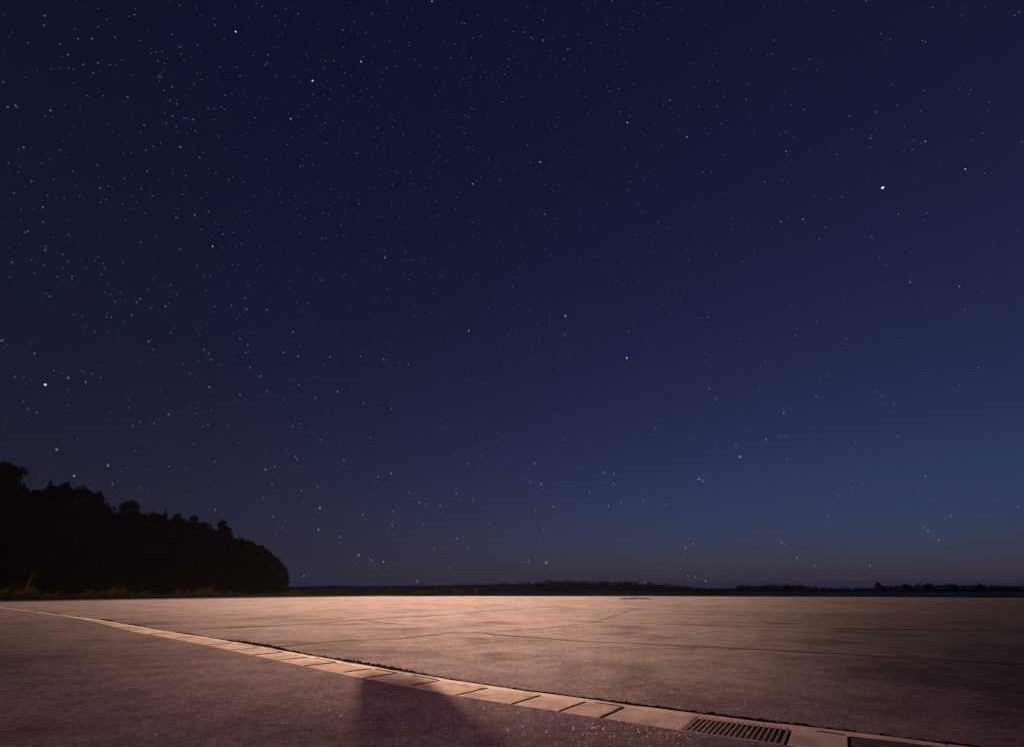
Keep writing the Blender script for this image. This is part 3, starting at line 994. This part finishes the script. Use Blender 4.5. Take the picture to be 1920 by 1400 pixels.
sl = empty('fill_lamp', (FILL_LAMP.x, FILL_LAMP.y - 0.5, 0))  # pole and head made up for the added fill lamp
tag(sl, 'added fill lamp on a grey pole far behind the viewpoint', 'street lamp')
V, Fs = tube_geo((0.9, 0, 0), (0.9, 0, 7.35), 0.08, 0.05, 12); mesh_obj('pole', V, Fs, M_GREY, sl)
V, Fs = tube_geo((0.9, 0, 7.3), (0.15, 0, 7.45), 0.03, 0.03, 8); mesh_obj('arm', V, Fs, M_GREY, sl)
V, Fs = box_geo(-0.05, 0, 7.45, 0.6, 0.24, 0.12); mesh_obj('lamp_head', V, Fs, M_GREY, sl)

Y0 = -1.5
tl = (LAMP.y - Y0) / (LAMP.y - 6.29)


def cast(gx, gy):
    """where a ground point's ray to the lamp crosses the cabinet's plane"""
    t = (Y0 - gy) / (LAMP.y - gy); return gx + (LAMP.x - gx) * t, LAMP.z * t


outline = []
for px, py in ((690, 1262), (700, 1259), (790, 1268), (812, 1281), (850, 1312), (890, 1352), (950, 1398)):
    g_ = ground(px, py); outline.append(cast(g_.x, g_.y))
xl = outline[0][0]; xr = outline[-1][0] + 0.10
prof_c = [(xl, 0.0)] + outline + [(xr, outline[-1][1] - .07), (xr, 0.0)]
V, Fs = [], []
n = len(prof_c)
for yy in (0.0, -0.22):
    for x, z in prof_c: V.append((x - xl, yy, z))
Fs = [tuple(range(n)), tuple(range(2 * n - 1, n - 1, -1))] + [(i, n + i, n + (i + 1) % n, (i + 1) % n) for i in range(n)]
caster = empty('shadow_caster', (xl, Y0, 0))  # unseen shape added to cast the shadow, outline traced back from it
tag(caster, 'grey stand-in behind the viewpoint, shaped to cast the shadow over the gutter', 'shadow caster')
mesh_obj('body', V, Fs, M_GREY, caster)
V, Fs = box_geo((xr - xl) * .4, -0.226, 0.55, 0.2, 0.008, 0.8); dr = mesh_obj('door', V, Fs, M_GREY, caster)
V, Fs = box_geo((xr - xl) * .4 + .07, -0.24, 0.55, 0.02, 0.02, 0.08); mesh_obj('handle', V, Fs, M_BLACK, dr)

# ------------------------------------------------------------------ stars
SKY = empty('sky'); SKY['kind'] = 'structure'; SKY['label'] = 'deep blue night sky full of small stars'
DIST = 15000.0


def star_mesh(name, mat, seed):
    bm = bmesh.new(); bmesh.ops.create_icosphere(bm, subdivisions=1, radius=1.0)
    r = random.Random(seed)
    for v in bm.verts: v.co *= r.uniform(.75, 1.2)
    me = bpy.data.meshes.new(name); bm.to_mesh(me); bm.free(); me.materials.append(mat); return me


SM = {k: [star_mesh('star', m, 10 * i + j) for j in range(3)] for i, (k, m) in enumerate((('hot', S_HOT), ('warm', S_WARM), ('mid', S_MID), ('dim', S_DIM), ('low', S_DIM2)))}


def add_star(x, y, r, kind, label=None):
    d = ray(x, y); d.normalize()
    o = bpy.data.objects.new('star', random.choice(SM[kind])); COL.objects.link(o); o.parent = SKY
    o.location = Vector((0, 0, CAM_H)) + d * DIST
    # angular size: r photo pixels where the star stands in the frame
    a = ray(x + r, y).normalized(); b2 = ray(x, y + r).normalized()
    rad = DIST * 0.5 * ((a - d).length + (b2 - d).length)
    o.scale = (rad, rad, rad * random.uniform(.85, 1.2)); o.rotation_euler = (random.random() * 6, random.random() * 6, 0)
    if label: o['label'] = label
    return o


add_star(1655, 352, 2.8, 'warm', 'largest rose-white star high on the right')
add_star(85, 721, 2.6, 'hot', 'bright white star above the wood at the left')
for x, y, r, k in ((586, 152, 2.1, 'hot'), (442, 60, 2.0, 'hot'), (677, 116, 1.6, 'hot'), (1176, 230, 1.5, 'hot'), (1013, 304, 1.6, 'mid'), (1060, 592, 1.6, 'hot'), (1175, 671, 1.9, 'hot'),
                   (1810, 317, 1.7, 'hot'), (1474, 284, 1.4, 'mid'), (1735, 265, 1.3, 'mid'), (1506, 411, 1.3, 'mid'), (886, 345, 1.4, 'mid'), (879, 620, 1.3, 'hot'), (722, 483, 1.4, 'mid'),
                   (545, 223, 1.2, 'mid'), (399, 462, 1.4, 'hot'), (1799, 537, 1.4, 'mid'), (810, 3, 1.5, 'mid'), (1288, 257, 1.2, 'mid')):
    add_star(x, y, r * 0.82, k)
Z1 = [(168,60,3),(346,146,2.5),(430,141,2.2),(367,237,2.5),(350,275,2),(190,260,1.8),(12,308,2.5),(30,402,3.5),(58,396,2.8),(189,414,2.8),(646,326,2.4),(479,365,2.5),(662,390,2.2),(647,436,2.2),(690,444,2),(624,463,2.2),(679,204,2),(690,227,1.6),(806,95,2.2),(840,149,2),(801,72,1.6),(402,74,1.6),(369,101,1.8),(524,153,1.6),(584,196,1.8),(609,194,2),(569,201,1.5),(732,492,2),(677,552,2.8),(576,550,2),(701,500,1.6),(820,517,1.8),(89,553,2.8),(157,612,2),(187,598,1.8),(274,642,2),(53,725,2.4),(178,734,2),(240,745,2.2),(299,735,2),(376,706,2.6),(406,699,1.9),(420,705,2),(377,760,2.4),(399,750,1.9),(160,777,2.8),(161,833,2.6),(92,871,2.3),(105,867,2.3),(258,881,2),(730,807,2.8),(782,793,2.2),(684,728,2),(697,658,1.9),(858,674,2.2),(872,664,1.8),(807,835,1.6),(545,799,1.9),(511,761,1.8),(530,710,1.8),(668,783,1.8),(44,984,2.6),(118,976,1.9),(164,996,2),(129,1026,2.1),(172,925,1.9),(168,939,2),(234,955,2),(257,980,2.2),(368,963,2),(356,979,1.8),(270,1037,2.4),(270,1048,1.8),(215,1038,2),(381,1030,2.2),(451,1095,2),(187,1111,2.6),(640,1069,2.2),(663,1105,2),(904,913,1.8),(673,934,1.9),(740,998,1.8),(789,1035,1.8),(930,1070,1.8),(844,358,2),(950,210,1.6)]
Z3 = [(620,69,2),(493,102,2),(564,76,1.7),(512,53,1.8),(526,40,1.8),(868,65,1.8),(918,38,1.8),(926,78,1.8),(1001,82,1.8),(1099,164,2),(642,168,1.7),(557,201,2),(5,197,2.5),(130,245,2.3),(765,231,1.7),(782,247,1.6),(792,268,1.7),(930,212,1.7),(923,242,1.7),(900,190,1.7),(1118,257,1.7),(1062,242,1.7),(1238,258,1.8),(1352,257,1.7),(1439,268,1.9),(1532,286,1.7),(256,336,2.6),(321,352,2.5),(202,310,1.8),(313,314,1.7),(785,371,2),(900,401,1.9),(1000,386,2),(978,331,1.9),(1120,363,1.9),(938,298,1.8),(138,467,2),(632,473,2.4),(498,516,2.2),(524,501,1.7),(577,508,1.6),(780,512,1.8),(857,517,1.7),(1097,518,1.7),(1127,510,1.8),(1363,431,2),(1468,452,1.8),(1266,388,1.9),(1182,411,1.8),(213,605,3.2),(405,664,3.4),(278,704,3),(422,733,2),(634,670,1.7),(805,650,1.7),(507,610,1.6),(996,680,2.3),(1030,670,1.8),(1114,642,1.9),(1109,631,1.9),(1289,644,1.9),(1388,561,1.8),(1202,569,1.7),(1467,694,2.1),(1418,706,1.9),(1755,659,1.8),(1131,760,1.9),(1020,736,1.6),(985,787,1.8),(1190,742,1.7),(1200,824,3),(808,830,1.9),(1024,855,1.8),(1360,850,2),(1572,803,1.8),(1597,810,1.8),(1650,813,1.8),(1475,836,1.8),(1775,798,2),(1711,769,1.8),(1534,766,1.7),(1194,904,2.2),(1471,889,2.1),(1276,932,2.1),(1836,881,2),(1589,885,1.7),(1346,1000,2.7),(1392,1020,1.9),(1438,1024,2.2),(1687,1048,2),(1139,1079,2.4),(1564,1099,2.6),(1714,939,1.8),(1629,975,1.8),(1755,974,1.7),(1606,1031,1.7),(1851,993,1.5)]
Z4 = [(854,632,3.3),(701,715,2.8),(716,722,2),(1019,469,2.4),(952,566,2.4),(741,377,1.9),(767,415,1.9),(348,691,2),(383,696,2),(85,657,2.1),(109,734,2.5),(67,726,1.7),(381,732,1.8),(291,765,1.8),(409,804,1.9),(362,816,2),(154,820,2),(118,902,1.9),(88,836,1.7),(651,973,2.2),(678,959,1.9),(401,970,1.8),(128,1029,3),(135,1022,2),(61,1021,1.9),(35,1024,1.8),(659,1079,2.1),(687,1082,1.9),(726,1097,2.6),(497,1104,2),(1010,953,2.2),(1021,991,1.8),(1069,1010,1.9),(1134,1041,2),(1343,1040,2),(1545,896,2),(1560,910,2.5),(1600,944,2.2),(1528,888,1.6),(1645,853,1.9),(1898,820,1.9),(1185,854,1.9),(1225,781,1.9),(1313,731,1.7),(1277,749,1.6),(1550,704,1.8),(1523,759,1.6),(1748,300,1.9),(1445,553,1.7),(1386,408,1.8),(1431,437,1.7),(1140,407,1.7),(575,812,1.9),(491,798,1.7),(787,752,1.7),(840,585,1.6),(1031,640,1.6),(1287,577,1.7),(538,526,1.6),(1254,190,1.6),(736,109,1.6),(439,164,1.5),(198,175,1.6),(1062,179,1.6),(1145,127,1.6)]
Z2 = [(1009,832,2.4),(1449,803,1.8),(1493,1058,2.2),(1345,520,1.7),(591,376,1.8),(1772,650,1.7),(948,683,1.6),(1175,852,1.5),(1218,579,1.5),(1238,738,1.5),(1265,437,1.5),(1472,475,1.5),(976,203,1.5),(863,982,1.5),(549,833,1.4),(715,647,1.4),(45,122,1.6),(123,802,1.6),(58,545,1.4)]
for Z, ox, oy, k in ((Z1, 0, 0, 'dim'), (Z3, 0, 540, 'low'), (Z4, 960, 540, 'low'), (Z2, 960, 0, 'low')):
    for x, y, r in Z: add_star(ox + x / 2, oy + y / 2, r / 2 * 1.5, k)

# the countless faint ones, over the whole sky
N = 26000
u = RNG.normal(size=(N, 3)); u /= np.linalg.norm(u, axis=1)[:, None]
u[:, 2] = np.abs(u[:, 2])
band = np.array(ray(760, 180).normalized())
dens = 0.16 + 0.84 * np.exp(-((1 - u @ band) / 0.22))
dens *= np.clip((u[:, 2] - 0.0) / 0.25, 0.25, 1)
keep = RNG.uniform(size=N) < dens * 0.95
u = u[keep]; n = len(u)
size = DIST / 1000 * (0.55 + 0.65 * RNG.uniform(size=n) ** 3)
a = np.cross(u, RNG.normal(size=(n, 3))); a /= np.linalg.norm(a, axis=1)[:, None]
b_ = np.cross(u, a)
C = u * DIST + np.array([0, 0, CAM_H])
s_ = size[:, None]
Vn = np.empty((n, 6, 3))
for i, (v, k) in enumerate(((a, 1), (b_, 1), (a, -1), (b_, -1), (u, 1), (u, -1))): Vn[:, i] = C + v * s_ * k
f0 = np.array([(0, 1, 4), (1, 2, 4), (2, 3, 4), (3, 0, 4), (1, 0, 5), (2, 1, 5), (3, 2, 5), (0, 3, 5)])
Fn = (f0[None] + (np.arange(n) * 6)[:, None, None]).reshape(-1, 3)
o = link_mesh('faint_stars', np_mesh('faint_stars', Vn.reshape(-1, 3), Fn, S_FAINT), SKY)
o['kind'] = 'stuff'


# ------------------------------------------------------------------ thin night haze over land and water
hv, hf = box_geo(0, 2500, 38.0, 15600, 11000, 82.0)
hz = mesh_obj('haze', hv, hf, M_SOIL)
hm = bpy.data.materials.new('haze'); hm.use_nodes = True
hn = hm.node_tree; hn.nodes.remove(hn.nodes['Principled BSDF'])
pv = hn.nodes.new('ShaderNodeVolumePrincipled')
pv.inputs['Color'].default_value = (0.85, 0.9, 1.0, 1)
pv.inputs['Density'].default_value = 0.000045
hn.links.new(pv.outputs[0], hn.nodes['Material Output'].inputs['Volume'])
hz.data.materials.clear(); hz.data.materials.append(hm)
tag(hz, 'thin bluish night haze over the far shore', 'haze', kind='stuff')
